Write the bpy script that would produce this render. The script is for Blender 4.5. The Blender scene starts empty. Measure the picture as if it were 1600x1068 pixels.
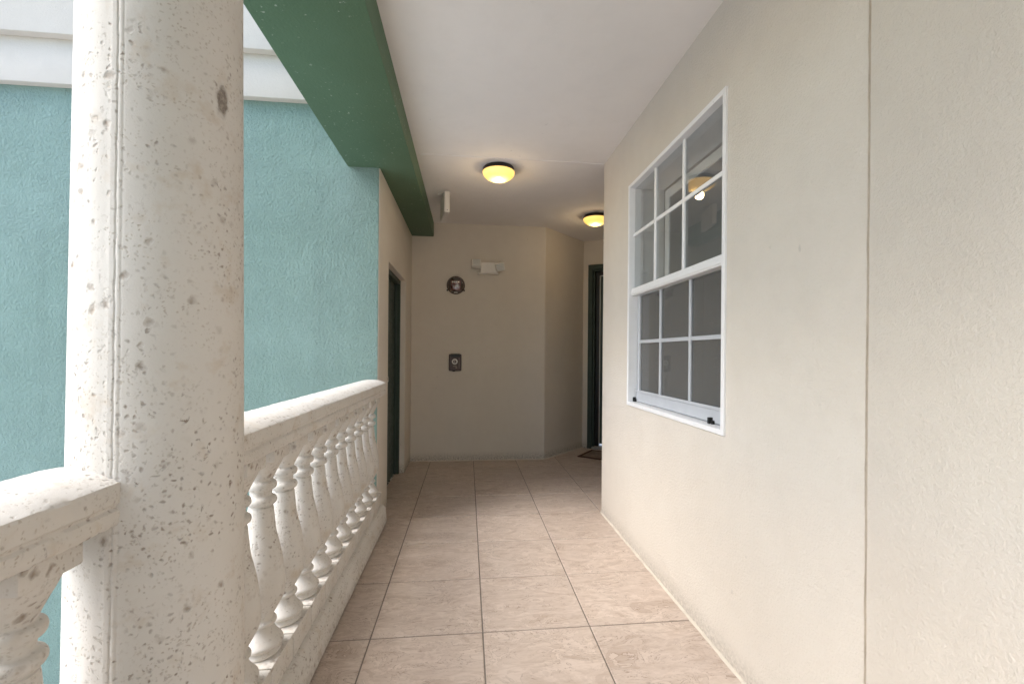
import bpy, bmesh, math, random
from math import radians as R, sin, cos, pi
from mathutils import Vector, Matrix

# ------------------------------------------------------------------ camera, sky, sun, exposure
scene = bpy.context.scene
COL = scene.collection
random.seed(7)

cam_d = bpy.data.cameras.new('camera')
cam = bpy.data.objects.new('camera', cam_d)
COL.objects.link(cam)
cam_d.sensor_width = 36.0
cam_d.lens = 712.206 / 1600 * 36.0
cam_d.shift_x = -9.084 / 1600
cam_d.shift_y = 17.04 / 1600
cam_d.clip_start = 0.02
cam_d.clip_end = 400
cr = Vector((0.99391891, -0.10981154, 0.00816269))
cu = Vector((-0.00813303, 0.00071807, 0.99996667))
cf = Vector((0.10981375, 0.99395217, 0.00017940))
mw = Matrix((cr, cu, -cf)).transposed().to_4x4()
mw.translation = (0, 0, 1.2)
cam.matrix_world = mw
scene.camera = cam

SUN_EL, SUN_AZ = 46.0, 260.0        # degrees; azimuth clockwise from +Y (behind and to the left of the camera)
world = bpy.data.worlds.new('World')
scene.world = world
world.use_nodes = True
wn = world.node_tree
for n in list(wn.nodes):
    wn.nodes.remove(n)
sky = wn.nodes.new('ShaderNodeTexSky')
sky.sky_type = 'NISHITA'
sky.sun_disc = False
sky.sun_elevation = R(SUN_EL)
sky.sun_rotation = R(SUN_AZ)
sky.air_density = 1.0
sky.dust_density = 1.5
sky.ozone_density = 0.6
bg = wn.nodes.new('ShaderNodeBackground')
bg.inputs['Strength'].default_value = 0.15
wo = wn.nodes.new('ShaderNodeOutputWorld')
wn.links.new(sky.outputs[0], bg.inputs[0])
wn.links.new(bg.outputs[0], wo.inputs[0])

sun_d = bpy.data.lights.new('sun', 'SUN')
sun_d.energy = 1.25
sun_d.angle = R(40)
sun_d.color = (1.0, 0.98, 0.95)
sun = bpy.data.objects.new('sun', sun_d)
COL.objects.link(sun)
sd = Vector((sin(R(SUN_AZ)) * cos(R(SUN_EL)), cos(R(SUN_AZ)) * cos(R(SUN_EL)), sin(R(SUN_EL))))
sun.rotation_euler = sd.to_track_quat('Z', 'Y').to_euler()
sun.location = sd * 30

scene.view_settings.view_transform = 'Standard'
scene.view_settings.look = 'None'
scene.view_settings.gamma = 1.0
scene.view_settings.use_curve_mapping = False
scene.view_settings.exposure = 1.9
scene.cycles.max_bounces = 10
scene.cycles.diffuse_bounces = 6
scene.cycles.glossy_bounces = 4
scene.cycles.transparent_max_bounces = 12
scene.cycles.use_denoising = True
scene.cycles.sample_clamp_indirect = 6

# ------------------------------------------------------------------ helpers
def obj(name, bm, mat, parent=None, loc=None, smooth=False, recalc=True):
    if recalc:
        bmesh.ops.recalc_face_normals(bm, faces=bm.faces[:])
    me = bpy.data.meshes.new(name)
    bm.to_mesh(me)
    bm.free()
    for m in (mat if isinstance(mat, (list, tuple)) else [mat]):
        me.materials.append(m)
    if smooth:
        for p in me.polygons:
            p.use_smooth = True
        if hasattr(me, 'set_sharp_from_angle'):
            me.set_sharp_from_angle(angle=R(smooth if smooth is not True else 35))
    o = bpy.data.objects.new(name, me)
    COL.objects.link(o)
    if loc is not None:
        o.location = loc
    if parent is not None:
        o.parent = parent
    return o

def tag(o, label=None, cat=None, group=None, kind=None):
    if label: o['label'] = label
    if cat: o['category'] = cat
    if group: o['group'] = group
    if kind: o['kind'] = kind
    return o

def thing(name, label, cat, loc=(0, 0, 0), rotz=0.0, group=None):
    o = bpy.data.objects.new(name, None)
    o.empty_display_size = 0.1
    COL.objects.link(o)
    o.location = loc
    o.rotation_euler = (0, 0, rotz)
    return tag(o, label, cat, group, 'thing')

def copy_tree(o, parent=None):
    c = o.copy()
    COL.objects.link(c)
    if parent is not None:
        c.parent = parent
    for ch in list(o.children):
        copy_tree(ch, c)
    return c

def bevel(bm, w, seg=1, edges=None):
    bmesh.ops.bevel(bm, geom=edges if edges is not None else bm.edges[:], offset=w, segments=seg,
                    affect='EDGES', profile=0.5, clamp_overlap=True)

def add_box(bm, x0, x1, y0, y1, z0, z1, bev=0.0, seg=1, mtx=None):
    t = bmesh.new()
    bmesh.ops.create_cube(t, size=1.0)
    for v in t.verts:
        v.co = Vector(((x0 + x1) / 2 + v.co.x * (x1 - x0), (y0 + y1) / 2 + v.co.y * (y1 - y0), (z0 + z1) / 2 + v.co.z * (z1 - z0)))
    if bev:
        bevel(t, bev, seg)
    merge(bm, t, mtx)

def merge(bm, t, mtx=None):
    if mtx is not None:
        bmesh.ops.transform(t, matrix=mtx, verts=t.verts[:])
    me = bpy.data.meshes.new('tmp')
    t.to_mesh(me)
    t.free()
    bm.from_mesh(me)
    bpy.data.meshes.remove(me)

def box(x0, x1, y0, y1, z0, z1, bev=0.0, seg=1):
    bm = bmesh.new()
    add_box(bm, x0, x1, y0, y1, z0, z1, bev, seg)
    return bm

def lathe(bm, prof, seg=32, cx=0.0, cy=0.0, cap=True, mtx=None):
    """prof: list of (r, z) from bottom to top."""
    t = bmesh.new()
    rings = []
    for r, z in prof:
        rings.append([t.verts.new((cx + r * cos(2 * pi * i / seg), cy + r * sin(2 * pi * i / seg), z)) for i in range(seg)])
    for a, b in zip(rings[:-1], rings[1:]):
        for i in range(seg):
            t.faces.new((a[i], a[(i + 1) % seg], b[(i + 1) % seg], b[i]))
    if cap:
        t.faces.new(list(reversed(rings[0])))
        t.faces.new(rings[-1])
    merge(bm, t, mtx)

def smooth_profile(pts, n=4):
    """Catmull-Rom through (r,z) points."""
    out = []
    P = [pts[0]] + list(pts) + [pts[-1]]
    for i in range(1, len(P) - 2):
        p0, p1, p2, p3 = P[i - 1], P[i], P[i + 1], P[i + 2]
        for k in range(n):
            t = k / n
            q = []
            for d in (0, 1):
                q.append(0.5 * (2 * p1[d] + (-p0[d] + p2[d]) * t + (2 * p0[d] - 5 * p1[d] + 4 * p2[d] - p3[d]) * t * t + (-p0[d] + 3 * p1[d] - 3 * p2[d] + p3[d]) * t ** 3))
            out.append(tuple(q))
    out.append(pts[-1])
    return out

def prism_y(bm, prof, y0, y1, steps=1, jit=0.0):
    """closed (x, z) outline swept along y."""
    t = bmesh.new()
    rings = []
    for k in range(steps + 1):
        y = y0 + (y1 - y0) * k / steps
        ring = []
        for x, z in prof:
            j = jit if 0 < k < steps else 0
            ring.append(t.verts.new((x + random.uniform(-j, j), y, z + random.uniform(-j, j))))
        rings.append(ring)
    n = len(prof)
    for a, b in zip(rings[:-1], rings[1:]):
        for i in range(n):
            t.faces.new((a[i], a[(i + 1) % n], b[(i + 1) % n], b[i]))
    t.faces.new(rings[0])
    t.faces.new(list(reversed(rings[-1])))
    bmesh.ops.recalc_face_normals(t, faces=t.faces[:])
    merge(bm, t)

def prism_z(pts, z0, z1):
    bm = bmesh.new()
    lo = [bm.verts.new((x, y, z0)) for x, y in pts]
    hi = [bm.verts.new((x, y, z1)) for x, y in pts]
    n = len(pts)
    for i in range(n):
        bm.faces.new((lo[i], lo[(i + 1) % n], hi[(i + 1) % n], hi[i]))
    bm.faces.new(list(reversed(lo)))
    bm.faces.new(hi)
    return bm

def wall_mesh(o, u, n, us, zs, holes, thick, bev=0.0):
    """solid wall: front face through o in direction u (and up), body on the side of n; holes are (i, j) cells left open."""
    o, u, n = Vector(o), Vector(u), Vector(n)
    bm = bmesh.new()
    V = {}
    def vert(i, j, k):
        key = (i, j, k)
        if key not in V:
            p = o + u * us[i] + n * (thick * k)
            V[key] = bm.verts.new((p.x, p.y, zs[j]))
        return V[key]
    I, J = len(us) - 1, len(zs) - 1
    solid = {(i, j) for i in range(I) for j in range(J)} - set(holes)
    for i, j in solid:
        for k in (0, 1):
            bm.faces.new((vert(i, j, k), vert(i + 1, j, k), vert(i + 1, j + 1, k), vert(i, j + 1, k)))
        for di, dj, a, b in ((-1, 0, (i, j), (i, j + 1)), (1, 0, (i + 1, j), (i + 1, j + 1)), (0, -1, (i, j), (i + 1, j)), (0, 1, (i, j + 1), (i + 1, j + 1))):
            if (i + di, j + dj) not in solid:
                bm.faces.new((vert(*a, 0), vert(*b, 0), vert(*b, 1), vert(*a, 1)))
    bmesh.ops.recalc_face_normals(bm, faces=bm.faces[:])
    if bev:
        es = [e for e in bm.edges if len(e.link_faces) == 2 and e.calc_face_angle(0) > 0.5]
        bevel(bm, bev, 3, es)
    return bm

# ------------------------------------------------------------------ materials
def new_mat(name):
    m = bpy.data.materials.new(name)
    m.use_nodes = True
    nt = m.node_tree
    return m, nt, nt.nodes['Principled BSDF']

def N(nt, t, **kw):
    n = nt.nodes.new(t)
    for k, v in kw.items():
        if k in n.inputs:
            n.inputs[k].default_value = v
        else:
            setattr(n, k, v)
    return n

def coords(nt, vary=False):
    tc = N(nt, 'ShaderNodeTexCoord')
    if not vary:
        return tc.outputs['Object']
    oi = N(nt, 'ShaderNodeObjectInfo')
    mul = N(nt, 'ShaderNodeMath', operation='MULTIPLY')
    mul.inputs[1].default_value = 37.0
    nt.links.new(oi.outputs['Random'], mul.inputs[0])
    add = N(nt, 'ShaderNodeVectorMath', operation='ADD')
    nt.links.new(tc.outputs['Object'], add.inputs[0])
    nt.links.new(mul.outputs[0], add.inputs[1])
    return add.outputs[0]

def noise(nt, co, scale, detail=3.0, rough=0.55, dist=0.0):
    n = N(nt, 'ShaderNodeTexNoise', Scale=scale, Detail=detail, Roughness=rough, Distortion=dist)
    nt.links.new(co, n.inputs['Vector'])
    return n.outputs['Fac']

def ramp(nt, f, stops):
    r = N(nt, 'ShaderNodeValToRGB')
    e = r.color_ramp.elements
    while len(e) < len(stops):
        e.new(0.5)
    for i, (p, c) in enumerate(stops):
        e[i].position = p
        e[i].color = (c, c, c, 1) if not isinstance(c, (tuple, list)) else (*c, 1)
    nt.links.new(f, r.inputs[0])
    return r.outputs[0]

def mixc(nt, f, a, b, blend='MIX'):
    m = N(nt, 'ShaderNodeMix', data_type='RGBA', blend_type=blend)
    for s, v in ((m.inputs[0], f), (m.inputs[6], a), (m.inputs[7], b)):
        if isinstance(v, (int, float)):
            s.default_value = v
        elif isinstance(v, (tuple, list)):
            s.default_value = (*v, 1)
        else:
            nt.links.new(v, s)
    return m.outputs[2]

def math_(nt, op, a, b=None, c=None, clamp=False):
    m = N(nt, 'ShaderNodeMath', operation=op, use_clamp=clamp)
    for i, v in enumerate((a, b, c)):
        if v is None: continue
        if isinstance(v, (int, float)):
            m.inputs[i].default_value = v
        else:
            nt.links.new(v, m.inputs[i])
    return m.outputs[0]

def bump(nt, h, strength, dist, prev=None):
    b = N(nt, 'ShaderNodeBump')
    b.inputs['Strength'].default_value = strength
    b.inputs['Distance'].default_value = dist
    nt.links.new(h, b.inputs['Height'])
    if prev is not None:
        nt.links.new(prev, b.inputs['Normal'])
    return b.outputs[0]

def sep(nt, co):
    s = N(nt, 'ShaderNodeSeparateXYZ')
    nt.links.new(co, s.inputs[0])
    return s.outputs

def stretch(nt, co, sx, sy, sz):
    m = N(nt, 'ShaderNodeMapping')
    m.inputs['Scale'].default_value = (sx, sy, sz)
    nt.links.new(co, m.inputs['Vector'])
    return m.outputs[0]

def stucco(name, base, var, grain=60, depth=0.004, strength=0.5, fine=True, grime=False, rough=0.9, streak=0.0):
    m, nt, p = new_mat(name)
    co = coords(nt)
    big = noise(nt, co, 1.3, 4, 0.6)
    mid = noise(nt, co, 9, 4, 0.6)
    c = mixc(nt, ramp(nt, big, [(0.35, 0.0), (0.68, 1.0)]), base, var)
    c = mixc(nt, ramp(nt, mid, [(0.45, 0.0), (0.8, 0.35)]), c, tuple(x * 0.93 for x in var))
    g1 = noise(nt, co, grain, 3, 0.55, 0.6)
    g2 = noise(nt, co, grain * 3.2, 2, 0.5)
    g1 = noise(nt, co, grain, 6, 0.68, 0.15)
    gp = noise(nt, co, 3.5, 3, 0.6)
    h = math_(nt, 'ADD', math_(nt, 'MULTIPLY', ramp(nt, g1, [(0.22, 0.0), (0.80, 1.0)]), math_(nt, 'MULTIPLY_ADD', gp, 1.0, 0.55)), math_(nt, 'MULTIPLY', g2, 0.35))
    h = math_(nt, 'ADD', h, math_(nt, 'MULTIPLY', noise(nt, co, 9, 3, 0.55), 1.2))
    # small dark pocks where the float dragged
    pk = noise(nt, co, 22, 2, 0.5)
    gate = noise(nt, co, 2.2, 2, 0.5)
    pm = math_(nt, 'MULTIPLY', ramp(nt, pk, [(0.71, 0.0), (0.77, 1.0)]), ramp(nt, gate, [(0.5, 0.0), (0.62, 0.6)]))
    c = mixc(nt, pm, c, tuple(x * 0.72 for x in base))
    if streak:
        sk = ramp(nt, noise(nt, stretch(nt, co, 7.0, 7.0, 0.35), 1.0, 5, 0.65), [(0.50, 0.0), (0.72, 1.0)])
        c = mixc(nt, math_(nt, 'MULTIPLY', sk, streak), c, tuple(x * 0.70 for x in base))
    if grime:
        z = sep(nt, co)[2]
        low = math_(nt, 'SUBTRACT', 1.0, math_(nt, 'DIVIDE', z, 0.10), clamp=True)
        sp = ramp(nt, noise(nt, co, 60, 5, 0.75), [(0.38, 0.0), (0.62, 1.0)])
        c = mixc(nt, math_(nt, 'MULTIPLY', math_(nt, 'MULTIPLY', low, sp), grime), c, (0.13, 0.11, 0.085))
    nt.links.new(c, p.inputs['Base Color'])
    p.inputs['Roughness'].default_value = rough
    p.inputs['Specular IOR Level'].default_value = 0.25
    nt.links.new(bump(nt, h, strength, depth), p.inputs['Normal'])
    return m

def paint(name, col, rough=0.5, spec=0.4, var=0.06, metal=0.0, bumpy=0.0):
    m, nt, p = new_mat(name)
    co = coords(nt, True)
    f = noise(nt, co, 14, 5, 0.65)
    c = mixc(nt, ramp(nt, f, [(0.3, 0.0), (0.75, 1.0)]), col, tuple(max(0, x * (1 - 2.5 * var)) for x in col))
    nt.links.new(c, p.inputs['Base Color'])
    p.inputs['Roughness'].default_value = rough
    p.inputs['Metallic'].default_value = metal
    p.inputs['Specular IOR Level'].default_value = spec
    r = ramp(nt, noise(nt, co, 30, 3, 0.6), [(0.3, max(0.02, rough - 0.08)), (0.7, min(1, rough + 0.1))])
    nt.links.new(r, p.inputs['Roughness'])
    if bumpy:
        nt.links.new(bump(nt, noise(nt, co, 70, 3, 0.6), bumpy, 0.003), p.inputs['Normal'])
    return m

M = {}
M['beige'] = stucco('beige_stucco', (0.685, 0.635, 0.56), (0.655, 0.60, 0.525), 95, 0.0055, 0.55, grime=0.45)
M['beige_back'] = stucco('beige_stucco_back', (0.685, 0.635, 0.56), (0.655, 0.60, 0.525), 95, 0.0055, 0.55, grime=0.85)
M['teal'] = stucco('teal_stucco', (0.315, 0.452, 0.415), (0.285, 0.42, 0.375), 58, 0.018, 1.0, streak=0.25)
M['white_trim'] = stucco('white_stucco_trim', (0.59, 0.545, 0.49), (0.555, 0.51, 0.455), 90, 0.004, 0.4)
M['ceiling'] = stucco('ceiling_plaster', (0.84, 0.81, 0.79), (0.81, 0.78, 0.76), 45, 0.002, 0.22)
M['bead'] = paint('caulk_bead', (0.66, 0.60, 0.51), 0.8, 0.2, 0.08, bumpy=0.5)
M['joint'] = paint('tan_joint_sealant', (0.58, 0.51, 0.42), 0.8, 0.2, 0.1, bumpy=0.5)
M['grout'] = paint('grey_grout', (0.25, 0.215, 0.185), 0.9, 0.2, 0.12, bumpy=0.5)
M['concrete'] = paint('plain_concrete', (0.34, 0.33, 0.31), 0.9, 0.2, 0.08, bumpy=0.4)
M['white_alu'] = paint('white_window_paint', (0.83, 0.83, 0.83), 0.35, 0.5, 0.02)
M['grey_alu'] = paint('grey_window_paint', (0.50, 0.52, 0.55), 0.4, 0.5, 0.03)
M['black'] = paint('black_plastic_and_jamb_shade', (0.012, 0.012, 0.012), 0.4, 0.4, 0.1)
M['dark_frame'] = paint('dark_green_door_paint', (0.035, 0.055, 0.043), 0.5, 0.35, 0.1)
M['dark_leaf'] = paint('deep_green_door_leaf', (0.022, 0.045, 0.036), 0.45, 0.4, 0.1)
M['light_edge'] = paint('pale_grey_trim', (0.62, 0.64, 0.63), 0.4, 0.4, 0.04)
M['steel'] = paint('satin_steel', (0.75, 0.74, 0.72), 0.25, 0.5, 0.03, metal=1.0)
M['cream_plastic'] = paint('cream_plastic', (0.80, 0.77, 0.72), 0.45, 0.4, 0.04)
M['sign_plastic'] = paint('white_sign_plastic', (0.74, 0.71, 0.68), 0.4, 0.4, 0.03)
M['red'] = paint('dark_red_plastic', (0.16, 0.012, 0.012), 0.3, 0.5, 0.1)
M['maroon'] = paint('maroon_box', (0.055, 0.022, 0.018), 0.35, 0.5, 0.1)
M['dark_bronze'] = paint('dark_bronze_metal', (0.018, 0.014, 0.012), 0.4, 0.5, 0.1)
M['mat_border'] = paint('brown_mat_border', (0.095, 0.05, 0.036), 0.95, 0.1, 0.15, bumpy=0.8)
M['mat_field'] = paint('brown_mat_field', (0.32, 0.25, 0.20), 0.95, 0.1, 0.2, bumpy=0.8)
M['room'] = paint('room_paint', (0.62, 0.60, 0.55), 0.8, 0.2, 0.04)
M['reveal'] = paint('window_reveal_paint', (0.78, 0.78, 0.77), 0.6, 0.3, 0.03)
M['ground'] = paint('courtyard_concrete', (0.64, 0.63, 0.61), 0.9, 0.2, 0.05, bumpy=0.3)

def green_beam():
    m, nt, p = new_mat('green_beam_paint')
    co = coords(nt)
    c = mixc(nt, ramp(nt, noise(nt, co, 2.5, 4, 0.6), [(0.3, 0.0), (0.7, 1.0)]), (0.100, 0.176, 0.108), (0.088, 0.156, 0.092))
    ch = ramp(nt, noise(nt, co, 46, 4, 0.6), [(0.655, 0.0), (0.685, 1.0)])
    gate = ramp(nt, noise(nt, co, 3.0, 2, 0.5), [(0.46, 0.0), (0.58, 0.8)])
    c = mixc(nt, math_(nt, 'MULTIPLY', ch, gate), c, (0.42, 0.46, 0.41))
    nt.links.new(c, p.inputs['Base Color'])
    p.inputs['Roughness'].default_value = 0.6
    p.inputs['Specular IOR Level'].default_value = 0.3
    h = math_(nt, 'ADD', noise(nt, co, 90, 3, 0.6), math_(nt, 'MULTIPLY', noise(nt, co, 18, 3, 0.5), 0.8))
    nt.links.new(bump(nt, h, 0.45, 0.004), p.inputs['Normal'])
    return m
M['beam'] = green_beam()

def cast_stone(name, scar=None):
    m, nt, p = new_mat(name)
    co = coords(nt)
    base = mixc(nt, ramp(nt, noise(nt, co, 3.0, 4, 0.6), [(0.3, 0.0), (0.7, 1.0)]), (0.635, 0.61, 0.57), (0.585, 0.555, 0.51))
    # distorted coordinates give the pits ragged outlines
    dn = N(nt, 'ShaderNodeTexNoise', Scale=45.0, Detail=3.0)
    nt.links.new(co, dn.inputs['Vector'])
    off = N(nt, 'ShaderNodeVectorMath', operation='SCALE')
    off.inputs['Scale'].default_value = 0.022
    nt.links.new(dn.outputs['Color'], off.inputs[0])
    dco = N(nt, 'ShaderNodeVectorMath', operation='ADD')
    nt.links.new(co, dco.inputs[0])
    nt.links.new(off.outputs[0], dco.inputs[1])
    dc = dco.outputs[0]
    def pits(scale, r0, r1, gs, g0, g1, keep):
        v = N(nt, 'ShaderNodeTexVoronoi', Scale=scale)
        v.inputs['Randomness'].default_value = 1.0
        nt.links.new(dc, v.inputs['Vector'])
        s = ramp(nt, v.outputs['Distance'], [(r0, 1.0), (r1, 0.0)])
        hs = N(nt, 'ShaderNodeSeparateColor')
        nt.links.new(v.outputs['Color'], hs.inputs[0])
        k = math_(nt, 'LESS_THAN', hs.outputs[0], keep)
        g = ramp(nt, noise(nt, co, gs, 2, 0.5), [(g0, 0.0), (g1, 1.0)])
        return math_(nt, 'MULTIPLY', math_(nt, 'MULTIPLY', s, k), g), hs.outputs[1]
    a, ra = pits(34, 0.08, 0.34, 4.0, 0.40, 0.54, 0.30)
    b, rb = pits(80, 0.13, 0.38, 6.0, 0.38, 0.54, 0.45)
    c2, rc = pits(150, 0.16, 0.42, 9.0, 0.42, 0.60, 0.45)
    rn = noise(nt, co, 52, 7, 0.72, 0.4)
    rg2 = noise(nt, stretch(nt, co, 1, 1, 1), 5.5, 3, 0.6)
    rag = math_(nt, 'MULTIPLY', ramp(nt, rn, [(0.60, 0.0), (0.66, 1.0)]), ramp(nt, rg2, [(0.42, 0.0), (0.60, 1.0)]))
    rn2 = noise(nt, co, 120, 6, 0.7, 0.3)
    rag2 = math_(nt, 'MULTIPLY', ramp(nt, rn2, [(0.60, 0.0), (0.66, 1.0)]), ramp(nt, noise(nt, co, 8, 3, 0.6), [(0.45, 0.0), (0.62, 1.0)]))
    warm = mixc(nt, ra, (0.15, 0.095, 0.055), (0.33, 0.28, 0.23))
    col = mixc(nt, math_(nt, 'MULTIPLY', c2, 0.55), base, (0.34, 0.28, 0.21))
    col = mixc(nt, math_(nt, 'MULTIPLY', b, 0.75), col, mixc(nt, rb, (0.17, 0.12, 0.08), (0.38, 0.35, 0.32)))
    col = mixc(nt, math_(nt, 'MULTIPLY', a, 0.80), col, warm)
    col = mixc(nt, math_(nt, 'MULTIPLY', rag2, 0.4), col, (0.36, 0.29, 0.22))
    col = mixc(nt, math_(nt, 'MULTIPLY', rag, 0.8), col, mixc(nt, ramp(nt, rg2, [(0.45, 0.0), (0.7, 1.0)]), (0.33, 0.30, 0.27), (0.17, 0.115, 0.07)))
    # tan rust haloes around clusters
    halo = ramp(nt, noise(nt, co, 14, 4, 0.65), [(0.56, 0.0), (0.74, 0.45)])
    col = mixc(nt, halo, col, (0.46, 0.36, 0.25))
    hgt = math_(nt, 'MULTIPLY', math_(nt, 'ADD', math_(nt, 'ADD', a, math_(nt, 'MULTIPLY', b, 0.6)), math_(nt, 'MULTIPLY', c2, 0.25)), -1.0)
    hgt = math_(nt, 'SUBTRACT', hgt, math_(nt, 'ADD', math_(nt, 'MULTIPLY', rag, 0.8), math_(nt, 'MULTIPLY', rag2, 0.35)))
    hgt = math_(nt, 'ADD', hgt, math_(nt, 'MULTIPLY', noise(nt, co, 130, 3, 0.6), 0.22))
    zz = sep(nt, co)[2]
    lowz = math_(nt, 'SUBTRACT', 1.0, math_(nt, 'DIVIDE', zz, 0.07), clamp=True)
    gr = ramp(nt, noise(nt, co, 28, 5, 0.7), [(0.35, 0.0), (0.65, 1.0)])
    col = mixc(nt, math_(nt, 'MULTIPLY', math_(nt, 'MULTIPLY', lowz, gr), 0.8), col, (0.16, 0.12, 0.08))
    if scar is not None:
        d = N(nt, 'ShaderNodeVectorMath', operation='DISTANCE')
        sc = stretch(nt, dc, 1.0, 1.0, 0.45)
        nt.links.new(sc, d.inputs[0])
        d.inputs[1].default_value = (scar[0] + 0.011, scar[1] + 0.011, (scar[2] + 0.011) * 0.45)
        s = ramp(nt, d.outputs['Value'], [(0.012, 1.0), (0.0165, 0.0)])
        sn = ramp(nt, noise(nt, co, 120, 3, 0.7), [(0.35, (0.13, 0.105, 0.085)), (0.65, (0.30, 0.26, 0.22))])
        col = mixc(nt, math_(nt, 'MULTIPLY', s, 0.9), col, sn)
        hgt = math_(nt, 'SUBTRACT', hgt, s)
    nt.links.new(col, p.inputs['Base Color'])
    p.inputs['Roughness'].default_value = 0.85
    p.inputs['Specular IOR Level'].default_value = 0.25
    nt.links.new(bump(nt, hgt, 0.5, 0.004), p.inputs['Normal'])
    return m
M['stone'] = cast_stone('cast_stone')
M['stone_col'] = cast_stone('cast_stone_column', scar=(0.143, -0.046, 1.728))

def tile_mat():
    m, nt, p = new_mat('slate_look_tile')
    tc = N(nt, 'ShaderNodeTexCoord')
    oi = N(nt, 'ShaderNodeObjectInfo')
    sepr = N(nt, 'ShaderNodeMath', operation='MULTIPLY')
    sepr.inputs[1].default_value = 53.0
    nt.links.new(oi.outputs['Random'], sepr.inputs[0])
    add = N(nt, 'ShaderNodeVectorMath', operation='ADD')
    nt.links.new(tc.outputs['Object'], add.inputs[0])
    nt.links.new(sepr.outputs[0], add.inputs[1])
    co = stretch(nt, add.outputs[0], 1.0, 1.9, 1.0)
    # terraced cleft layers: tones step from layer to layer, with thin dark edges
    f = noise(nt, co, 5.0, 5, 0.58, 1.1)
    steps = math_(nt, 'MULTIPLY', f, 13.0)
    fl = math_(nt, 'FLOOR', steps)
    fr = math_(nt, 'FRACT', steps)
    edge = ramp(nt, fr, [(0.0, 1.0), (0.14, 0.15), (0.30, 0.0)])
    gate = ramp(nt, noise(nt, co, 6.0, 3, 0.6), [(0.38, 0.0), (0.58, 1.0)])
    vein = math_(nt, 'MULTIPLY', edge, gate)
    wn_ = N(nt, 'ShaderNodeTexWhiteNoise', noise_dimensions='1D')
    nt.links.new(fl, wn_.inputs['W'])
    cl = mixc(nt, wn_.outputs['Value'], (0.46, 0.365, 0.30), (0.63, 0.53, 0.455))
    cl = mixc(nt, ramp(nt, noise(nt, co, 2.2, 4, 0.6), [(0.35, 0.0), (0.70, 0.6)]), cl, (0.55, 0.46, 0.40))
    cl = mixc(nt, ramp(nt, noise(nt, stretch(nt, co, 1, 1.6, 1), 13, 5, 0.7, 0.8), [(0.45, 0.0), (0.70, 0.60)]), cl, (0.40, 0.305, 0.24))
    cl = mixc(nt, math_(nt, 'MULTIPLY', vein, 0.9), cl, (0.20, 0.14, 0.10))
    tone = N(nt, 'ShaderNodeMapRange')
    tone.inputs['To Min'].default_value = 0.93
    tone.inputs['To Max'].default_value = 1.05
    nt.links.new(oi.outputs['Random'], tone.inputs['Value'])
    hsv = N(nt, 'ShaderNodeHueSaturation')
    nt.links.new(cl, hsv.inputs['Color'])
    nt.links.new(tone.outputs[0], hsv.inputs['Value'])
    nt.links.new(hsv.outputs[0], p.inputs['Base Color'])
    rg = ramp(nt, noise(nt, co, 9, 3, 0.6), [(0.3, 0.36), (0.7, 0.52)])
    nt.links.new(rg, p.inputs['Roughness'])
    p.inputs['Specular IOR Level'].default_value = 0.4
    h = math_(nt, 'ADD', math_(nt, 'MULTIPLY', math_(nt, 'FLOOR', steps), 0.25), math_(nt, 'MULTIPLY', noise(nt, co, 40, 3, 0.6), 0.25))
    nt.links.new(bump(nt, h, 0.28, 0.004), p.inputs['Normal'])
    return m
M['tile'] = tile_mat()

def glass_mat(name, tint=(0.92, 0.925, 0.915), haze=0.0, haze_col=(0.3, 0.3, 0.3)):
    m, nt, p = new_mat(name)
    nt.nodes.remove(p)
    out = nt.nodes['Material Output']
    fr = N(nt, 'ShaderNodeFresnel', IOR=2.2)
    gl = N(nt, 'ShaderNodeBsdfGlossy', Roughness=0.012)
    tr = N(nt, 'ShaderNodeBsdfTransparent', Color=(*tint, 1))
    mx = N(nt, 'ShaderNodeMixShader')
    ge = N(nt, 'ShaderNodeNewGeometry')
    nt.links.new(math_(nt, 'MULTIPLY', fr.outputs[0], math_(nt, 'SUBTRACT', 1.0, ge.outputs['Backfacing'])), mx.inputs[0])
    nt.links.new(tr.outputs[0], mx.inputs[1])
    nt.links.new(gl.outputs[0], mx.inputs[2])
    res = mx.outputs[0]
    if haze:
        co = coords(nt)
        df = N(nt, 'ShaderNodeBsdfDiffuse')
        spk = ramp(nt, noise(nt, co, 150, 3, 0.7), [(0.62, 0.0), (0.80, 1.0)])
        nt.links.new(mixc(nt, spk, haze_col, (0.55, 0.55, 0.54)), df.inputs['Color'])
        f = math_(nt, 'ADD', haze, math_(nt, 'MULTIPLY', noise(nt, co, 60, 4, 0.7), 0.15))
        m2 = N(nt, 'ShaderNodeMixShader')
        nt.links.new(f, m2.inputs[0])
        nt.links.new(res, m2.inputs[1])
        nt.links.new(df.outputs[0], m2.inputs[2])
        res = m2.outputs[0]
    nt.links.new(res, out.inputs['Surface'])
    return m
M['glass'] = glass_mat('clear_glass')
M['screen'] = glass_mat('insect_screen', (0.8, 0.8, 0.8), 0.46, (0.16, 0.157, 0.149))
M['clear_cover'] = glass_mat('clear_plastic_cover', (0.92, 0.9, 0.88))

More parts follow.
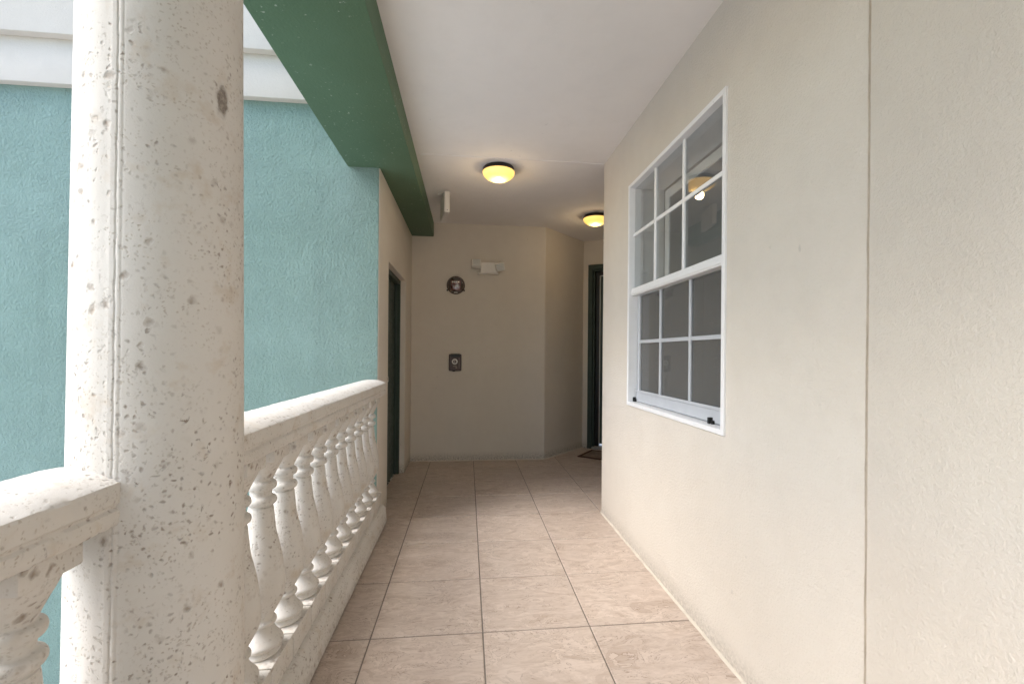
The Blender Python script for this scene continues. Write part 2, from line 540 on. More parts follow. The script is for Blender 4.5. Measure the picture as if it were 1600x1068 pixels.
def lamp_mat():
    m, nt, p = new_mat('amber_glass_dome')
    co = coords(nt)
    xyz = sep(nt, co)
    r2 = math_(nt, 'SQRT', math_(nt, 'ADD', math_(nt, 'MULTIPLY', xyz[0], xyz[0]), math_(nt, 'MULTIPLY', xyz[1], xyz[1])))
    hot = ramp(nt, r2, [(0.0, 1.0), (0.055, 0.55), (0.085, 0.12), (0.118, 0.25)])
    wob = noise(nt, co, 25, 3, 0.6)
    hot = math_(nt, 'MULTIPLY', hot, math_(nt, 'ADD', 0.75, math_(nt, 'MULTIPLY', wob, 0.5)), clamp=True)
    c = mixc(nt, hot, (1.0, 0.50, 0.07), (1.0, 0.74, 0.26))
    p.inputs['Base Color'].default_value = (0.75, 0.62, 0.35, 1)
    nt.links.new(c, p.inputs['Emission Color'])
    nt.links.new(math_(nt, 'MULTIPLY_ADD', hot, 0.35, 0.30), p.inputs['Emission Strength'])
    p.inputs['Roughness'].default_value = 0.25
    return m
M['lamp'] = lamp_mat()

# ------------------------------------------------------------------ key dimensions (metres)
XW = 1.016            # right wall face
YC = 3.36             # right wall corner
ZC = 2.627            # ceiling
YB = 5.10             # back wall face
XL = -0.615           # left corridor wall face
YT = 3.255            # teal wall face
XR = -0.66            # balustrade / column axis
TW = 0.4706           # tile module
DIAG0 = Vector((0.872, YB)); DIAG1 = Vector((1.466, 5.70))
DA = R(-33)
DDIR = Vector((cos(DA), sin(DA)))

# ------------------------------------------------------------------ ground and floor
g = tag(obj('ground', box(-40, 40, -40, 40, -3.4, -3.2), M['ground']), 'pale concrete courtyard ground one storey below the walkway', kind='structure')

floor = tag(obj('walkway_floor', box(-0.80, 3.4, -4.0, 6.6, -0.25, -0.0035), M['grout']),
            'pink beige tiled walkway floor', kind='structure')

def tile_mesh(w, d):
    bm = box(0, w, 0, d, -0.02, 0.0)
    es = [e for e in bm.edges if all(v.co.z > -0.001 for v in e.verts)]
    bevel(bm, 0.0022, 1, es)
    bmesh.ops.recalc_face_normals(bm, faces=bm.faces[:])
    me = bpy.data.meshes.new('floor_tile')
    bm.to_mesh(me); bm.free()
    me.materials.append(M['tile'])
    return me
GR = 0.0055
full_tile = tile_mesh(TW - GR, TW - GR - 0.0015)
edge_tile = tile_mesh(0.79 - 0.395 - GR, TW - GR - 0.0015)
xA, y0 = 0.0758, 1.965
for k in range(-9, 10):
    for c in range(-2, 7):
        x = xA + c * TW
        y = y0 + k * TW
        if c >= 2 and y + TW < YC + 0.02:      # under the right wall
            continue
        if x > 3.0 or y > 6.1:
            continue
        t = bpy.data.objects.new('floor_tile', edge_tile if c == -2 else full_tile)
        COL.objects.link(t)
        t.parent = floor
        t.location = ((-0.79 if c == -2 else x) + GR / 2, y + GR / 2, random.uniform(-0.0006, 0.0006))
        t.rotation_euler = (random.uniform(-0.0006, 0.0006), random.uniform(-0.0006, 0.0006), 0)

# ------------------------------------------------------------------ ceiling
ceil = tag(obj('ceiling', prism_z([(-0.384, -4.0), (3.4, -4.0), (3.4, 6.6), (-0.384, 6.6)], ZC, 3.1), M['ceiling']),
           'off white plaster ceiling of the walkway', kind='structure')
bm = bmesh.new()
n = 40
vs = []
for i in range(n + 1):
    x = -0.378 + (XW + 0.376) * i / n
    yy = 3.342 + random.uniform(-0.002, 0.002)
    vs.append([bm.verts.new((x, yy + dy, ZC - dz)) for dy, dz in ((-0.006, -0.002), (-0.002, 0.003), (0.002, 0.0035), (0.006, -0.002))])
for a, b in zip(vs[:-1], vs[1:]):
    for j in range(3):
        bm.faces.new((a[j], a[j + 1], b[j + 1], b[j]))
obj('ceiling_seam', bm, M['ceiling'], ceil)

# ------------------------------------------------------------------ green beam
bm = prism_z([(-0.833, -4.0), (-0.380, -4.0), (-0.380, YB + 0.02), (XL - 0.03, YB + 0.02), (XL - 0.03, YT + 0.02), (-0.833, YT + 0.02)], 2.475, 3.3)
bmesh.ops.recalc_face_normals(bm, faces=bm.faces[:])
bevel(bm, 0.008, 2, [e for e in bm.edges if e.calc_face_angle(0) > 0.5])
tag(obj('beam', bm, M['beam'], smooth=30), 'long dark green painted beam between the column and the ceiling', 'beam', kind='thing')

# ------------------------------------------------------------------ walls
# right wall: window opening, expansion joint
WY0, WY1, WZ0, WZ1 = 1.70, 2.80, 0.878, 2.263
JY = 1.0605
ow = 0.012    # frame overlaps the opening
rw = thing('stucco_wall', 'long pale beige stucco wall with the white window in it', 'wall', (XW, 1.0, 0), group='beige stucco walls')
def loc(v, base):
    return v
def local_obj(name, bm, mat, root, **kw):
    """geometry given in world coordinates, stored relative to the root's location and turn."""
    inv = root.matrix_basis.inverted()
    bmesh.ops.transform(bm, matrix=inv, verts=bm.verts[:])
    return obj(name, bm, mat, root, **kw)
bpy.context.view_layer.update()
bm = wall_mesh((XW, 0, 0), (0, 1, 0), (1, 0, 0), [JY + 0.0012, WY0 + ow, WY1 - ow, YC], [-0.02, WZ0 + ow, WZ1 - ow, ZC + 0.02], [(1, 1)], 0.2, 0.007)
local_obj('wall_panel', bm, M['beige'], rw, smooth=40)
bm = wall_mesh((XW, 0, 0), (0, 1, 0), (1, 0, 0), [-4.0, JY - 0.0012], [-0.02, ZC + 0.02], [], 0.2, 0.004)
local_obj('wall_panel', bm, M['beige'], rw, smooth=40)
# joint filler with a wavering edge
bm = bmesh.new()
prev = None
wv = 0.0
for i in range(110):
    z = -0.01 + (ZC + 0.02) * i / 109
    wv = 0.8 * wv + random.uniform(-0.0009, 0.0009)
    a, b = random.uniform(0.8, 1.4), random.uniform(0.7, 1.3)
    ring = [bm.verts.new((XW + dx, JY + wv + dy, z)) for dx, dy in ((0.004, -0.0050), (-0.0003, -0.0026 * a), (0.0022, -0.0009 * a), (0.0022, 0.0002), (-0.0014, 0.0010), (-0.0013, 0.0024 * b), (0.004, 0.0050))]
    if prev:
        for j in range(6):
            bm.faces.new((prev[j], prev[j + 1], ring[j + 1], ring[j]))
    prev = ring
local_obj('joint_filler', bm, M['joint'], rw, smooth=60)
def bead(a, b, nx, ny, r=0.009, jit=0.0015, seglen=0.05):
    a, b = Vector(a), Vector(b)
    n = max(2, int((b - a).length / seglen))
    bm = bmesh.new(); prev = None
    for i in range(n + 1):
        p = a.lerp(b, i / n)
        rr = r + random.uniform(-jit, jit)
        pts = [(rr, -0.002), (rr * 0.92, rr * 0.35), (rr * 0.55, rr * 0.8), (-0.004, rr * 1.05)]
        ring = [bm.verts.new((p.x + nx * d, p.y + ny * d, z)) for d, z in pts]
        if prev:
            for j in range(3):
                bm.faces.new((prev[j], prev[j + 1], ring[j + 1], ring[j]))
        prev = ring
    return bm
local_obj('caulk_bead', bead((XW, -4, 0), (XW, YC, 0), -1, 0), M['bead'], rw, smooth=60)
local_obj('wall_return', wall_mesh((XW + 0.2, YC, 0), (1, 0, 0), (0, -1, 0), [0.0, 2.0], [-0.02, ZC + 0.02], [], 0.2), M['beige'], rw)

# back wall
bw = thing('stucco_wall', 'shadowed beige stucco wall closing the corridor behind the fire alarm', 'wall', (0, YB, 0), group='beige stucco walls')
bpy.context.view_layer.update()
bm = prism_z([(-0.9, YB), (DIAG0.x, YB), (DIAG1.x, DIAG1.y), (DIAG1.x - 0.15, DIAG1.y + 0.2), (0.78, YB + 0.25), (-0.9, YB + 0.25)], -0.02, ZC + 0.02)
bmesh.ops.recalc_face_normals(bm, faces=bm.faces[:])
ce = [e for e in bm.edges if abs(e.verts[0].co.z - e.verts[1].co.z) > 1 and abs(e.verts[0].co.x - DIAG0.x) < 1e-4]
bevel(bm, 0.012, 3, ce)
local_obj('wall_panel', bm, M['beige_back'], bw, smooth=30)
dn = (DIAG1 - DIAG0).normalized()
local_obj('caulk_bead', bead((XL + 0.06, YB, 0), (DIAG0.x, YB, 0), 0, -1, 0.010), M['bead'], bw, smooth=60)
local_obj('caulk_bead', bead((DIAG0.x, DIAG0.y, 0), (DIAG1.x, DIAG1.y, 0), dn.y, -dn.x, 0.010), M['bead'], bw, smooth=60)

# left corridor wall with the closet door opening
DY0, DY1, DZ = 3.645, 4.632, 1.908
lw = thing('stucco_wall', 'narrow beige stucco wall with the recessed green closet door under the beam end', 'wall', (XL, 4.2, 0), group='beige stucco walls')
bpy.context.view_layer.update()
bm = wall_mesh((XL, 0, 0), (0, 1, 0), (-1, 0, 0), [YT + 0.004, DY0, DY1, YB + 0.02], [-0.02, -0.005, DZ, 2.5], [(1, 1)], 0.16, 0.008)
local_obj('wall_panel', bm, M['beige_back'], lw, smooth=40)

# slanted end wall with the entry door
E0 = Vector((DIAG1.x, DIAG1.y, 0))
ew = thing('stucco_wall', 'dim beige stucco wall turned at an angle round the entry door', 'wall', E0, DA, group='beige stucco walls')
S0, S1, SZ = 0.10, 1.08, 2.29
bm = wall_mesh((0, 0, 0), (1, 0, 0), (0, 1, 0), [-0.02, S0, S1, 1.9], [-0.02, -0.005, SZ, ZC + 0.02], [(1, 1)], 0.16, 0.006)
obj('wall_panel', bm, M['beige_back'], ew, smooth=40)

bm = wall_mesh((3.2, 0, 0), (0, 1, 0), (1, 0, 0), [3.30, 5.2], [-0.02, ZC + 0.02], [], 0.16)  # unseen panel, added to stop sky light leaking onto the back wall
bpy.context.view_layer.update()
local_obj('wall_panel', bm, M['beige_back'], ew)

# teal wall with white stepped bands
tw = thing('teal_wall', 'rough teal stucco wall of the neighbouring wing beyond the railing', 'wall', (-2.2, YT, 0))
bpy.context.view_layer.update()
bm = wall_mesh((0, YT, 0), (1, 0, 0), (0, 1, 0), [-9.0, XL - 0.006], [-3.2, 7.0], [], 0.18, 0.005)
local_obj('wall_panel', bm, M['teal'], tw, smooth=40)
def band(z0, z1, d):
    b = bmesh.new()
    add_box(b, -9.0, -0.84, YT - d, YT + 0.05, z0, z1)
    bevel(b, 0.006, 2, [e for e in b.edges if abs(e.verts[0].co.x - e.verts[1].co.x) > 1])
    return b
local_obj('trim_band', band(2.888, 3.24, 0.050), M['white_trim'], tw, smooth=40)
local_obj('trim_band', band(3.172, 7.0, 0.105), M['white_trim'], tw, smooth=40)

shade_wall = thing('teal_wall', 'rough teal stucco wall added out of view to the left behind the camera to block light', 'wall', (-2.2, -2.6, 0))  # unseen wall, added to keep light off the column's camera side
bpy.context.view_layer.update()
bm = wall_mesh((0, -2.6, 0), (1, 0, 0), (0, -1, 0), [-4.0, -0.86], [-3.2, 7.0], [], 0.18, 0.006)
local_obj('wall_panel', bm, M['teal'], shade_wall, smooth=40)

# ------------------------------------------------------------------ column
def make_column():
    root = thing('column', 'pitted white cast stone column standing in the railing', 'column', (XR, 1.075, 0))
    seam = -87.2
    angs = []
    a = -180.0
    while a < 180:
        d = abs(a - seam)
        angs.append(a)
        a += 0.5 if d < 6 else 4.0
    bm = bmesh.new()
    zs = [0.0] + [0.06 + 2.36 * i / 150 for i in range(151)]
    rings = []
    wob = [random.uniform(-0.25, 0.25) for _ in zs]
    for zi, z in enumerate(zs):
        rad = 0.1595 - 0.0088 * (z - 0.2) if z > 0.2 else 0.1595
        ring = []
        for a in angs:
            d = a - (seam + wob[zi] * 0.8)
            r = rad
            if -0.75 < d < 0.25: r -= 0.0009          # open line of the mould
            elif 0.25 <= d < 3.2: r += 0.0006 * (1 - ((d - 1.7) / 1.6) ** 2)   # fin of the mould beside it
            elif 3.2 <= d < 4.2: r -= 0.0003
            elif -4.5 < d <= -0.75: r += 0.0003
            ring.append(bm.verts.new((r * cos(R(a)), r * sin(R(a)), z)))
        rings.append(ring)
    k = len(angs)
    for A, B in zip(rings[:-1], rings[1:]):
        for i in range(k):
            bm.faces.new((A[i], A[(i + 1) % k], B[(i + 1) % k], B[i]))
    obj('shaft', bm, M['stone_col'], root, smooth=50)
    bm = bmesh.new()
    lathe(bm, [(0.142, 2.35), (0.158, 2.36), (0.166, 2.375), (0.158, 2.39), (0.15, 2.395), (0.17, 2.41), (0.185, 2.43), (0.185, 2.44)], 64)
    add_box(bm, -0.2, 0.2, -0.2, 0.2, 2.438, 2.478, 0.004)
    obj('capital', bm, M['stone'], root, smooth=35)
    return root
make_column()

# ------------------------------------------------------------------ balustrades
def rail_profile():
    half = [(0.030, 1.0060), (0.060, 1.0005), (0.0915, 0.9875), (0.0965, 0.9840), (0.0985, 0.979), (0.0985, 0.948),
            (0.0925, 0.942), (0.0925, 0.9385), (0.0970, 0.933), (0.0985, 0.922), (0.0970, 0.910), (0.0930, 0.9045), (0.066, 0.901), (0.062, 0.893)]
    return half + [(-x, z) for x, z in reversed(half)]
def base_profile():
    half = [(0.1060, 0.010), (0.1125, 0.034), (0.1095, 0.044), (0.1030, 0.118), (0.0990, 0.124), (0.0900, 0.132), (0.0860, 0.1365), (0.0735, 0.1415)]
    return [(-x, z) for x, z in half] + list(reversed(half))

BAL = smooth_profile([(0.052, 0.226), (0.060, 0.230), (0.063, 0.238), (0.056, 0.246), (0.0555, 0.249), (0.0670, 0.257), (0.0680, 0.266), (0.060, 0.277),
        (0.047, 0.295), (0.0385, 0.314), (0.0375, 0.318), (0.047, 0.323), (0.0485, 0.329), (0.046, 0.334), (0.0385, 0.339), (0.041, 0.350), (0.0540, 0.374),
        (0.0700, 0.408), (0.0730, 0.440), (0.0705, 0.482), (0.0600, 0.550), (0.0460, 0.610), (0.0400, 0.660), (0.0370, 0.693), (0.0335, 0.698), (0.0335, 0.702),
        (0.0430, 0.708), (0.0465, 0.718), (0.0430, 0.728), (0.0330, 0.734), (0.0325, 0.745), (0.0330, 0.751), (0.0430, 0.757), (0.0460, 0.767), (0.0430, 0.777),
        (0.0345, 0.783), (0.0360, 0.790), (0.0440, 0.808), (0.0550, 0.830), (0.0640, 0.850), (0.0640, 0.853)], 3)

def baluster_mesh():
    bm = bmesh.new()
    lathe(bm, BAL, 36)
    add_box(bm, -0.0725, 0.0725, -0.0868, 0.0868, 0.141, 0.2285, 0.004, 2)
    add_box(bm, -0.065, 0.065, -0.060, 0.060, 0.8515, 0.8965, 0.004, 2)
    bmesh.ops.recalc_face_normals(bm, faces=bm.faces[:])
    me = bpy.data.meshes.new('baluster')
    bm.to_mesh(me); bm.free()
    me.materials.append(M['stone'])
    for p in me.polygons: p.use_smooth = True
    me.set_sharp_from_angle(angle=R(38))
    return me
bal_me = baluster_mesh()

def balustrade(label, y0, y1, centres, x=XR, z=0.0):
    root = thing('balustrade', label, 'balustrade', (x, (y0 + y1) / 2, z), group='white cast stone balustrades')
    yo = (y0 + y1) / 2
    bm = bmesh.new()
    prism_y(bm, rail_profile(), y0 - yo, y1 - yo, int((y1 - y0) / 0.012), 0.0011)
    obj('cap_rail', bm, M['stone'], root, smooth=24)
    bm = bmesh.new()
    prism_y(bm, base_profile(), y0 - yo, y1 - yo, int((y1 - y0) / 0.02), 0.0009)
    obj('base_curb', bm, M['stone'], root, smooth=35)
    for c in centres:
        o = bpy.data.objects.new('baluster', bal_me)
        COL.objects.link(o)
        o.parent = root
        o.location = (random.uniform(-0.001, 0.001), c - yo, 0)
        o.rotation_euler = (0, 0, random.choice([0, pi]))
    return root
balustrade('pitted white balustrade running from the column to the teal wall', 1.19, YT + 0.002, [3.165 - 0.1785 * k for k in range(11)])
balustrade('end of the pitted white balustrade nearest the camera, left of the column', -2.2, 0.955, [0.829 - 0.1785 * k for k in range(16)], XR - 0.078, -0.030)

# ------------------------------------------------------------------ window
win = thing('window', 'white double hung window with grilles set in the beige wall', 'window', (XW, (WY0 + WY1) / 2, WZ0))
bpy.context.view_layer.update()
def frame_ring(y0, y1, z0, z1, w, x0, x1, bev=0.002, wb=None):
    bm = bmesh.new()
    wb = wb or w
    add_box(bm, x0, x1, y0, y0 + w, z0, z1, bev)
    add_box(bm, x0, x1, y1 - w, y1, z0, z1, bev)
    add_box(bm, x0 + 0.0004, x1 - 0.0004, y0 + w - 0.002, y1 - w + 0.002, z0 + 0.0003, z0 + wb, bev)
    add_box(bm, x0 + 0.0004, x1 - 0.0004, y0 + w - 0.002, y1 - w + 0.002, z1 - w, z1 - 0.0003, bev)
    return bm
local_obj('frame', frame_ring(WY0, WY1, WZ0, WZ1, 0.023, XW - 0.010, XW + 0.085), M['white_alu'], win)
iy0, iy1 = WY0 + 0.0232, WY1 - 0.0232
MZ = 1.583
up = thing_up = bpy.data.objects.new('upper_sash', None); COL.objects.link(up); up.parent = win
lo = bpy.data.objects.new('lower_sash', None); COL.objects.link(lo); lo.parent = win
def sub(name, bm, mat, parent, **kw):
    inv = win.matrix_basis.inverted()
    bmesh.ops.transform(bm, matrix=inv, verts=bm.verts[:])
    return obj(name, bm, mat, parent, **kw)
# upper sash
xu = XW + 0.024
uz0, uz1 = MZ + 0.022, WZ1 - 0.0235
bm = bmesh.new()
add_box(bm, xu - 0.016, xu + 0.030, iy0, iy1, MZ - 0.020, MZ + 0.026, 0.003)
add_box(bm, xu - 0.021, xu - 0.014, iy0 + 0.001, iy1 - 0.001, MZ - 0.012, MZ + 0.004, 0.002)
sub('meeting_rail', bm, M['white_alu'], up)
sub('pane', box(xu + 0.004, xu + 0.0075, iy0, iy1, uz0, uz1), M['glass'], up)
for yv in (2.109, 2.446):
    sub('muntin', box(xu - 0.007, xu + 0.0035, yv - 0.011, yv + 0.011, uz0, uz1, 0.002), M['white_alu'], up)
for a, b in ((iy0, 2.0978), (2.1202, 2.4348), (2.4572, iy1)):
    sub('muntin', box(xu - 0.0062, xu + 0.0033, a, b, 1.936, 1.956, 0.002), M['white_alu'], up)
# lower sash (grey, a step further back behind the insect screen)
xl = XW + 0.062
lz0, lz1 = WZ0 + 0.0235, MZ - 0.021
bm = bmesh.new()
add_box(bm, xl - 0.022, xl + 0.012, iy0 + 0.002, iy1 - 0.012, lz0 + 0.004, lz0 + 0.066, 0.003)
add_box(bm, xl - 0.028, xl - 0.020, iy0 + 0.004, iy1 - 0.014, lz0 + 0.062, lz0 + 0.076, 0.002)
sub('bottom_rail', bm, M['grey_alu'], lo)
bm = bmesh.new()
add_box(bm, xl - 0.014, xl + 0.012, iy1 - 0.038, iy1 - 0.014, lz0 + 0.068, lz1, 0.002)
sub('stile', bm, M['grey_alu'], lo)
sub('stile', box(xl - 0.014, xl + 0.012, iy0 + 0.003, iy0 + 0.014, lz0 + 0.068, lz1, 0.002), M['grey_alu'], lo)
sub('pane', box(xl + 0.001, xl + 0.0045, iy0 + 0.014, iy1 - 0.038, lz0 + 0.070, lz1), M['glass'], lo)
sub('insect_screen', box(xl - 0.0035, xl - 0.002, iy0 + 0.0135, iy1 - 0.0375, lz0 + 0.0705, lz1 - 0.0005), M['screen'], lo)
for yv in (2.096, 2.437):
    sub('muntin', box(xl - 0.014, xl - 0.004, yv - 0.0105, yv + 0.0105, lz0 + 0.0705, lz1, 0.002), M['grey_alu'], lo)
for a, b in ((iy0 + 0.0142, 2.0853), (2.1067, 2.4263), (2.4477, iy1 - 0.0382)):
    sub('muntin', box(xl - 0.0133, xl - 0.0042, a, b, 1.266, 1.286, 0.002), M['grey_alu'], lo)
for yv in (1.868, 2.775):
    bm = bmesh.new()
    add_box(bm, xl - 0.040, xl - 0.021, yv - 0.004, yv + 0.012, lz0 - 0.001, lz0 + 0.027, 0.002)
    add_box(bm, xl - 0.036, xl - 0.021, yv - 0.019, yv - 0.011, lz0 - 0.001, lz0 + 0.016, 0.002)
    sub('latch', bm, M['black'], lo)
# room side: plaster reveal and a plain dim room
bm = bmesh.new()
for b in ((WY1 - 0.014, WY1 + 0.02, WZ0, WZ1 - 0.014), (WY0 - 0.02, WY0 + 0.014, WZ0, WZ1 - 0.014)):
    add_box(bm, XW + 0.088, XW + 0.222, b[0], b[1], b[2], b[3])
add_box(bm, XW + 0.0885, XW + 0.2215, WY0 + 0.014, WY1 - 0.014, WZ1 - 0.017, WZ1 + 0.01)
add_box(bm, XW + 0.0885, XW + 0.26, WY0 + 0.014, WY1 - 0.014, WZ0 - 0.01, WZ0 + 0.014)
sub('reveal', bm, M['reveal'], win)
sub('inner_casing', frame_ring(WY0 - 0.05, WY1 - 0.024, WZ0 - 0.03, WZ1 - 0.03, 0.055, XW + 0.2235, XW + 0.236, 0.002), M['reveal'], win)
bm = box(XW + 0.2, 3.35, -1.0, 3.155, -0.01, 2.62)
for f in list(bm.faces):
    if f.calc_center_median().x < XW + 0.21 or f.calc_center_median().x > 3.3:
        bm.faces.remove(f)
t_ = wall_mesh((3.35, 0, 0), (0, 1, 0), (1, 0, 0), [-1.0, 0.0, 2.2, 3.155], [-0.01, 0.7, 2.3, 2.62], [(1, 1)], 0.12)  # unseen far wall; its opening is added to let sky light into the room
merge(bm, t_)
tag(obj('room', bm, M['room']), 'dim plain room behind the window', kind='structure')

# ------------------------------------------------------------------ closet door (left)
cd = thing('door', 'dark green recessed closet door past the end of the railing', 'door', (XL - 0.05, (DY0 + DY1) / 2, 0))
bpy.context.view_layer.update()
def grp(root):
    inv = root.matrix_basis.inverted()
    def f(name, bm, mat, parent=None, **kw):
        bmesh.ops.transform(bm, matrix=inv, verts=bm.verts[:])
        return obj(name, bm, mat, parent or root, **kw)
    return f
f = grp(cd)
bm = bmesh.new()
xa, xb = XL - 0.155, XL - 0.050
add_box(bm, xa, xb, DY0 + 0.001, DY0 + 0.046, -0.003, DZ - 0.001, 0.003)
add_box(bm, xa, xb, DY1 - 0.046, DY1 - 0.001, -0.003, DZ - 0.001, 0.003)
add_box(bm, xa + 0.0004, xb - 0.0004, DY0 + 0.044, DY1 - 0.044, DZ - 0.046, DZ - 0.0015, 0.003)
add_box(bm, xa + 0.02, xb - 0.030, DY0 + 0.045, DY0 + 0.058, -0.003, DZ - 0.047, 0.002)
add_box(bm, xa + 0.02, xb - 0.030, DY1 - 0.058, DY1 - 0.045, -0.003, DZ - 0.047, 0.002)
f('door_frame', bm, M['dark_frame'])
leaf = f('door_leaf', box(XL - 0.140, XL - 0.096, DY0 + 0.060, DY1 - 0.060, 0.012, DZ - 0.050, 0.002), M['dark_leaf'])
f('threshold', box(XL - 0.15, XL - 0.085, DY0 + 0.047, DY1 - 0.047, -0.002, 0.010, 0.003), M['steel'])
bm = bmesh.new()
mt = Matrix.Translation((XL - 0.097, 3.86, 0.975)) @ Matrix.Rotation(R(90), 4, 'Y')
lathe(bm, smooth_profile([(0.0305, 0.0), (0.031, 0.005), (0.012, 0.010), (0.0105, 0.032), (0.020, 0.038), (0.0265, 0.048), (0.025, 0.060), (0.012, 0.066), (0.002, 0.067)], 3), 24, mtx=mt)
inv = cd.matrix_basis.inverted(); bmesh.ops.transform(bm, matrix=inv, verts=bm.verts[:])
obj('knob', bm, M['steel'], leaf, smooth=40)

# ------------------------------------------------------------------ entry door (right end)
ed = thing('door', 'dark green entry door half hidden behind the corner of the long wall', 'door', E0, DA)
bm = bmesh.new()
def casing(bm, s0, s1, z1, w, y0, y1):
    add_box(bm, s0, s0 + w, y0, y1, -0.003, z1, 0.003)
    add_box(bm, s1 - w, s1, y0, y1, -0.003, z1, 0.003)
    add_box(bm, s0 + w - 0.002, s1 - w + 0.002, y0 + 0.0004, y1 - 0.0004, z1 - w, z1 - 0.0004, 0.003)
casing(bm, S0 - 0.032, S1 + 0.032, SZ + 0.032, 0.060, -0.016, 0.060)
casing(bm, S0 + 0.0285, S1 - 0.0285, SZ - 0.0285, 0.024, 0.004, 0.080)
obj('door_frame', bm, M['dark_frame'], ed)
bm = bmesh.new()
casing(bm, S0 + 0.053, S1 - 0.053, SZ - 0.053, 0.046, 0.052, 0.100)
obj('jamb', bm, M['black'], ed)  # black colour stands in for the shade inside the door recess
leaf = obj('door_leaf', box(S0 + 0.101, S1 - 0.101, 0.060, 0.098, 0.06, SZ - 0.101, 0.002), M['dark_leaf'], ed)
bm = bmesh.new()
casing(bm, S0 + 0.100, S1 - 0.100, SZ - 0.100, 0.011, 0.050, 0.0595)
obj('edge_trim', bm, M['light_edge'], leaf)
obj('threshold', box(S0 + 0.03, S1 - 0.03, -0.03, 0.12, -0.002, 0.028, 0.006), M['concrete'], ed)
bm = bmesh.new()
mt = Matrix.Translation((S1 - 0.17, 0.061, 1.0)) @ Matrix.Rotation(R(90), 4, 'X')
lathe(bm, smooth_profile([(0.0305, 0.0), (0.031, 0.005), (0.012, 0.010), (0.0105, 0.032), (0.020, 0.038), (0.0265, 0.048), (0.025, 0.060), (0.012, 0.066), (0.002, 0.067)], 3), 24, mtx=mt)
obj('knob', bm, M['steel'], leaf, smooth=40)

# doormat
dm = thing('doormat', 'brown doormat with a darker border on the tiles before the entry door', 'doormat', (1.535, 5.515, 0), R(-38))
bm = bmesh.new()
for b in ((0, 0.75, -0.42, -0.385), (0, 0.75, -0.035, 0), (0, 0.035, -0.386, -0.034), (0.715, 0.75, -0.386, -0.034)):
    add_box(bm, b[0], b[1], b[2], b[3], 0.0015, 0.012, 0.003)
obj('border', bm, M['mat_border'], dm)
obj('field', box(0.034, 0.716, -0.387, -0.033, 0.0015, 0.0095, 0.001), M['mat_field'], dm)

# ------------------------------------------------------------------ ceiling lights
def ceiling_light(x, y, label):
    root = thing('ceiling_light', label, 'ceiling light', (x, y, ZC), group='amber dome ceiling lights')
    bm = bmesh.new()
    lathe(bm, [(0.100, 0.0), (0.115, -0.002), (0.121, -0.012), (0.1245, -0.034), (0.121, -0.038), (0.110, -0.038)][::-1], 48)
    obj('base', bm, M['dark_bronze'], root, smooth=40)
    bm = bmesh.new()
    prof = [(0.004, -0.106)] + [(0.1235 * sin(a), -0.036 - 0.070 * cos(a)) for a in [R(6 + 84 * i / 14) for i in range(15)]] + [(0.1242, -0.032), (0.118, -0.030)]
    lathe(bm, prof, 48)
    obj('glass_dome', bm, M['lamp'], root, smooth=50)
    bm = bmesh.new()
    lathe(bm, [(0.003, -0.112), (0.0055, -0.109), (0.005, -0.105)], 12)
    obj('finial', bm, M['dark_bronze'], root, smooth=50)
    ld = bpy.data.lights.new('bulb', 'POINT')
    ld.energy = 0.65
    ld.color = (1.0, 0.74, 0.42)
    ld.shadow_soft_size = 0.035
    lo_ = bpy.data.objects.new('bulb', ld)
    COL.objects.link(lo_)
    lo_.parent = root
    lo_.location = (0, 0, -0.138)
    return root
ceiling_light(0.228, 3.515, 'lit amber dome ceiling light in the open, nearer of the two')
ceiling_light(1.305, 4.60, 'lit amber dome ceiling light partly hidden by the long wall corner')

# ------------------------------------------------------------------ hanging sign box seen from its edge
es = thing('exit_sign', 'slim white box sign seen edge on below the ceiling beside the beam', 'sign', (-0.214, 4.17, ZC), R(10))
obj('housing', box(-0.0205, 0.0205, -0.155, 0.155, -0.206, -0.020, 0.004, 2), M['sign_plastic'], es)
for sx in (-1, 1):
    obj('face_plate', box(*sorted((sx * 0.0206, sx * 0.0235)), -0.145, 0.145, -0.198, -0.028, 0.001), M['cream_plastic'], es)
bm = bmesh.new()
lathe(bm, [(0.058, 0.0), (0.060, -0.004), (0.056, -0.012), (0.022, -0.016), (0.020, -0.022)][::-1], 32)
obj('canopy', bm, M['sign_plastic'], es, smooth=40)
bm = bmesh.new()
lathe(bm, [(0.004, 0), (0.004, 0.002)], 12, mtx=Matrix.Translation((0.002, -0.1545, -0.186)) @ Matrix.Rotation(R(90), 4, 'X'))
obj('screw', bm, M['black'], es)

# ------------------------------------------------------------------ emergency light
el = thing('emergency_light', 'cream twin head emergency light box high on the back wall', 'emergency light', (0.222, YB, 2.138))
bm = bmesh.new()
add_box(bm, -0.085, 0.105, -0.058, -0.0005, -0.056, 0.060, 0.006, 2)
obj('housing', bm, M['cream_plastic'], el)
obj('lower_tray', box(-0.115, 0.115, -0.050, -0.0006, -0.066, -0.052, 0.004, 2), M['cream_plastic'], el)
def head(x, z, rz, rx):
    m = Matrix.Translation((x, -0.078, z)) @ Matrix.Rotation(R(rz), 4, 'Y') @ Matrix.Rotation(R(rx), 4, 'X')
    bm = bmesh.new()
    add_box(bm, -0.050, 0.050, -0.018, 0.034, -0.045, 0.045, 0.007, 2, m)
    add_box(bm, -0.014, 0.014, 0.030, 0.072, -0.014, 0.014, 0.003, 1, m)
    h = obj('lamp_head', bm, M['cream_plastic'], el)
    bm = bmesh.new()
    for i in range(5):
        add_box(bm, -0.041, 0.041, -0.0225, -0.0165, -0.037 + i * 0.0165, -0.0285 + i * 0.0165, 0.002, 1, m)
    obj('lens', bm, M['light_edge'], h)
head(-0.132, 0.043, 0, -28)
head(0.128, 0.010, -12, 22)

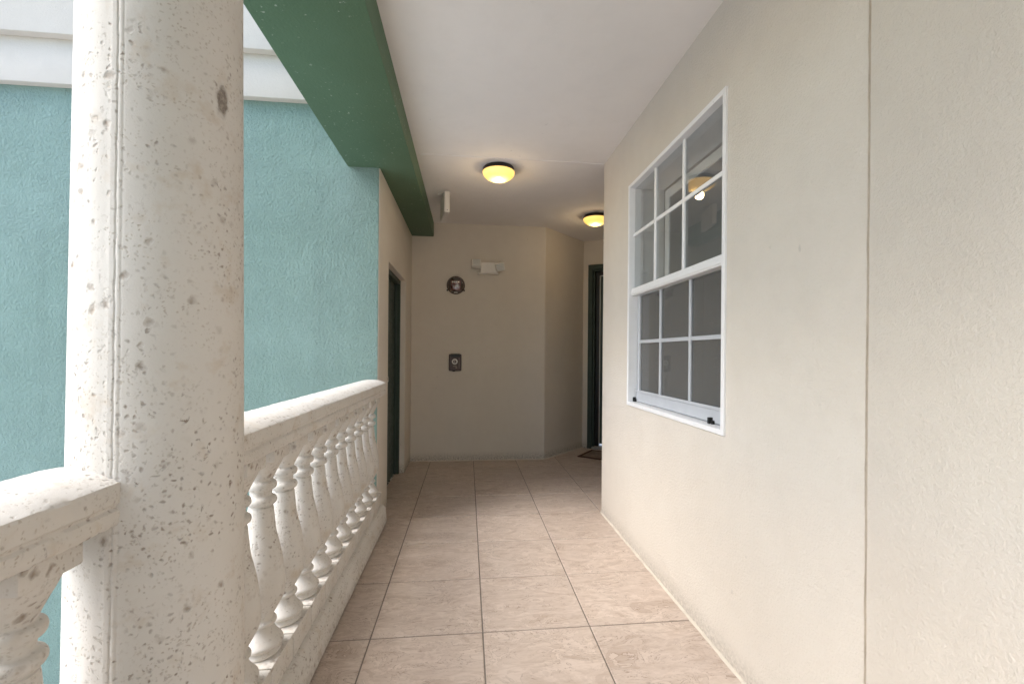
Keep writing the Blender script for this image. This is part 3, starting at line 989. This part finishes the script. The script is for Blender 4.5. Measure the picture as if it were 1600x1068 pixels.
# ------------------------------------------------------------------ fire alarm with round guard
fa = thing('fire_alarm', 'dark red round fire alarm under a clear guard on the back wall', 'fire alarm', (-0.134, YB, 1.944))
TX = Matrix.Rotation(R(90), 4, 'X')
bm = bmesh.new()
lathe(bm, [(0.100, 0.0006), (0.100, 0.006), (0.096, 0.009), (0.086, 0.010)], 48, mtx=TX)
obj('back_plate', bm, M['maroon'], fa, smooth=40)
bm = bmesh.new()
add_box(bm, -0.056, 0.056, -0.046, -0.009, -0.062, 0.052, 0.014, 3)
body = obj('body', bm, M['red'], fa, smooth=40)
bm = bmesh.new()
lathe(bm, smooth_profile([(0.030, 0.040), (0.028, 0.055), (0.018, 0.066), (0.003, 0.070)], 4), 24, mtx=Matrix.Translation((0.012, 0, -0.006)) @ TX)
obj('strobe_lens', bm, M['clear_cover'], body, smooth=50)
bm = bmesh.new()
for i in range(4):
    add_box(bm, -0.042 + i * 0.0215, -0.0235 + i * 0.0215, -0.0485, -0.0455, 0.022, 0.040)
obj('label_strip', bm, M['light_edge'], body)
obj('lower_tab', box(-0.020, 0.020, -0.030, -0.009, -0.088, -0.076, 0.003), M['light_edge'], fa)
obj('top_tab', box(-0.022, 0.022, -0.028, -0.009, 0.058, 0.078, 0.004), M['black'], fa)
bm = bmesh.new()
lathe(bm, smooth_profile([(0.094, 0.010), (0.092, 0.030), (0.082, 0.062), (0.060, 0.078), (0.030, 0.084), (0.003, 0.085)], 4), 40, mtx=TX)
obj('clear_guard', bm, M['clear_cover'], fa, smooth=60)
for sx in (-1, 1):
    obj('clip', box(sx * 0.092 - 0.008, sx * 0.092 + 0.008, -0.016, -0.001, -0.066, -0.050, 0.002), M['black'], fa)

# ------------------------------------------------------------------ pull station
ps = thing('pull_station', 'dark maroon fire pull station box low on the back wall', 'pull station', (-0.134, YB, 1.089))
bm = bmesh.new()
add_box(bm, -0.069, 0.069, -0.030, -0.0005, -0.092, 0.092, 0.008, 2)
obj('back_box', bm, M['maroon'], ps)
bm = bmesh.new()
add_box(bm, -0.030, 0.000, -0.034, -0.020, -0.098, -0.088, 0.003, 1)
obj('lower_tab', bm, M['black'], ps)
bm = bmesh.new()
add_box(bm, -0.052, 0.052, -0.0365, -0.028, 0.060, 0.097, 0.004, 2)
obj('hood', bm, M['black'], ps)
bm = bmesh.new()
lathe(bm, [(0.0185, 0.030), (0.0185, 0.036), (0.0305, 0.036), (0.0315, 0.034), (0.0315, 0.030)], 32, cap=False, mtx=Matrix.Translation((-0.004, 0, 0.010)) @ TX)
add_box(bm, -0.0065, -0.0015, -0.0345, -0.029, -0.005, 0.025)
obj('ring', bm, M['cream_plastic'], ps, smooth=40)
bm = bmesh.new()
add_box(bm, -0.022, 0.018, -0.0335, -0.029, -0.046, -0.034, 0.001)
add_box(bm, 0.004, 0.024, -0.0335, -0.029, -0.064, -0.050, 0.001)
obj('handle', bm, M['mat_field'], ps)
obj('side_strip', box(0.040, 0.047, -0.0335, -0.029, -0.064, 0.054, 0.001), M['mat_field'], ps)
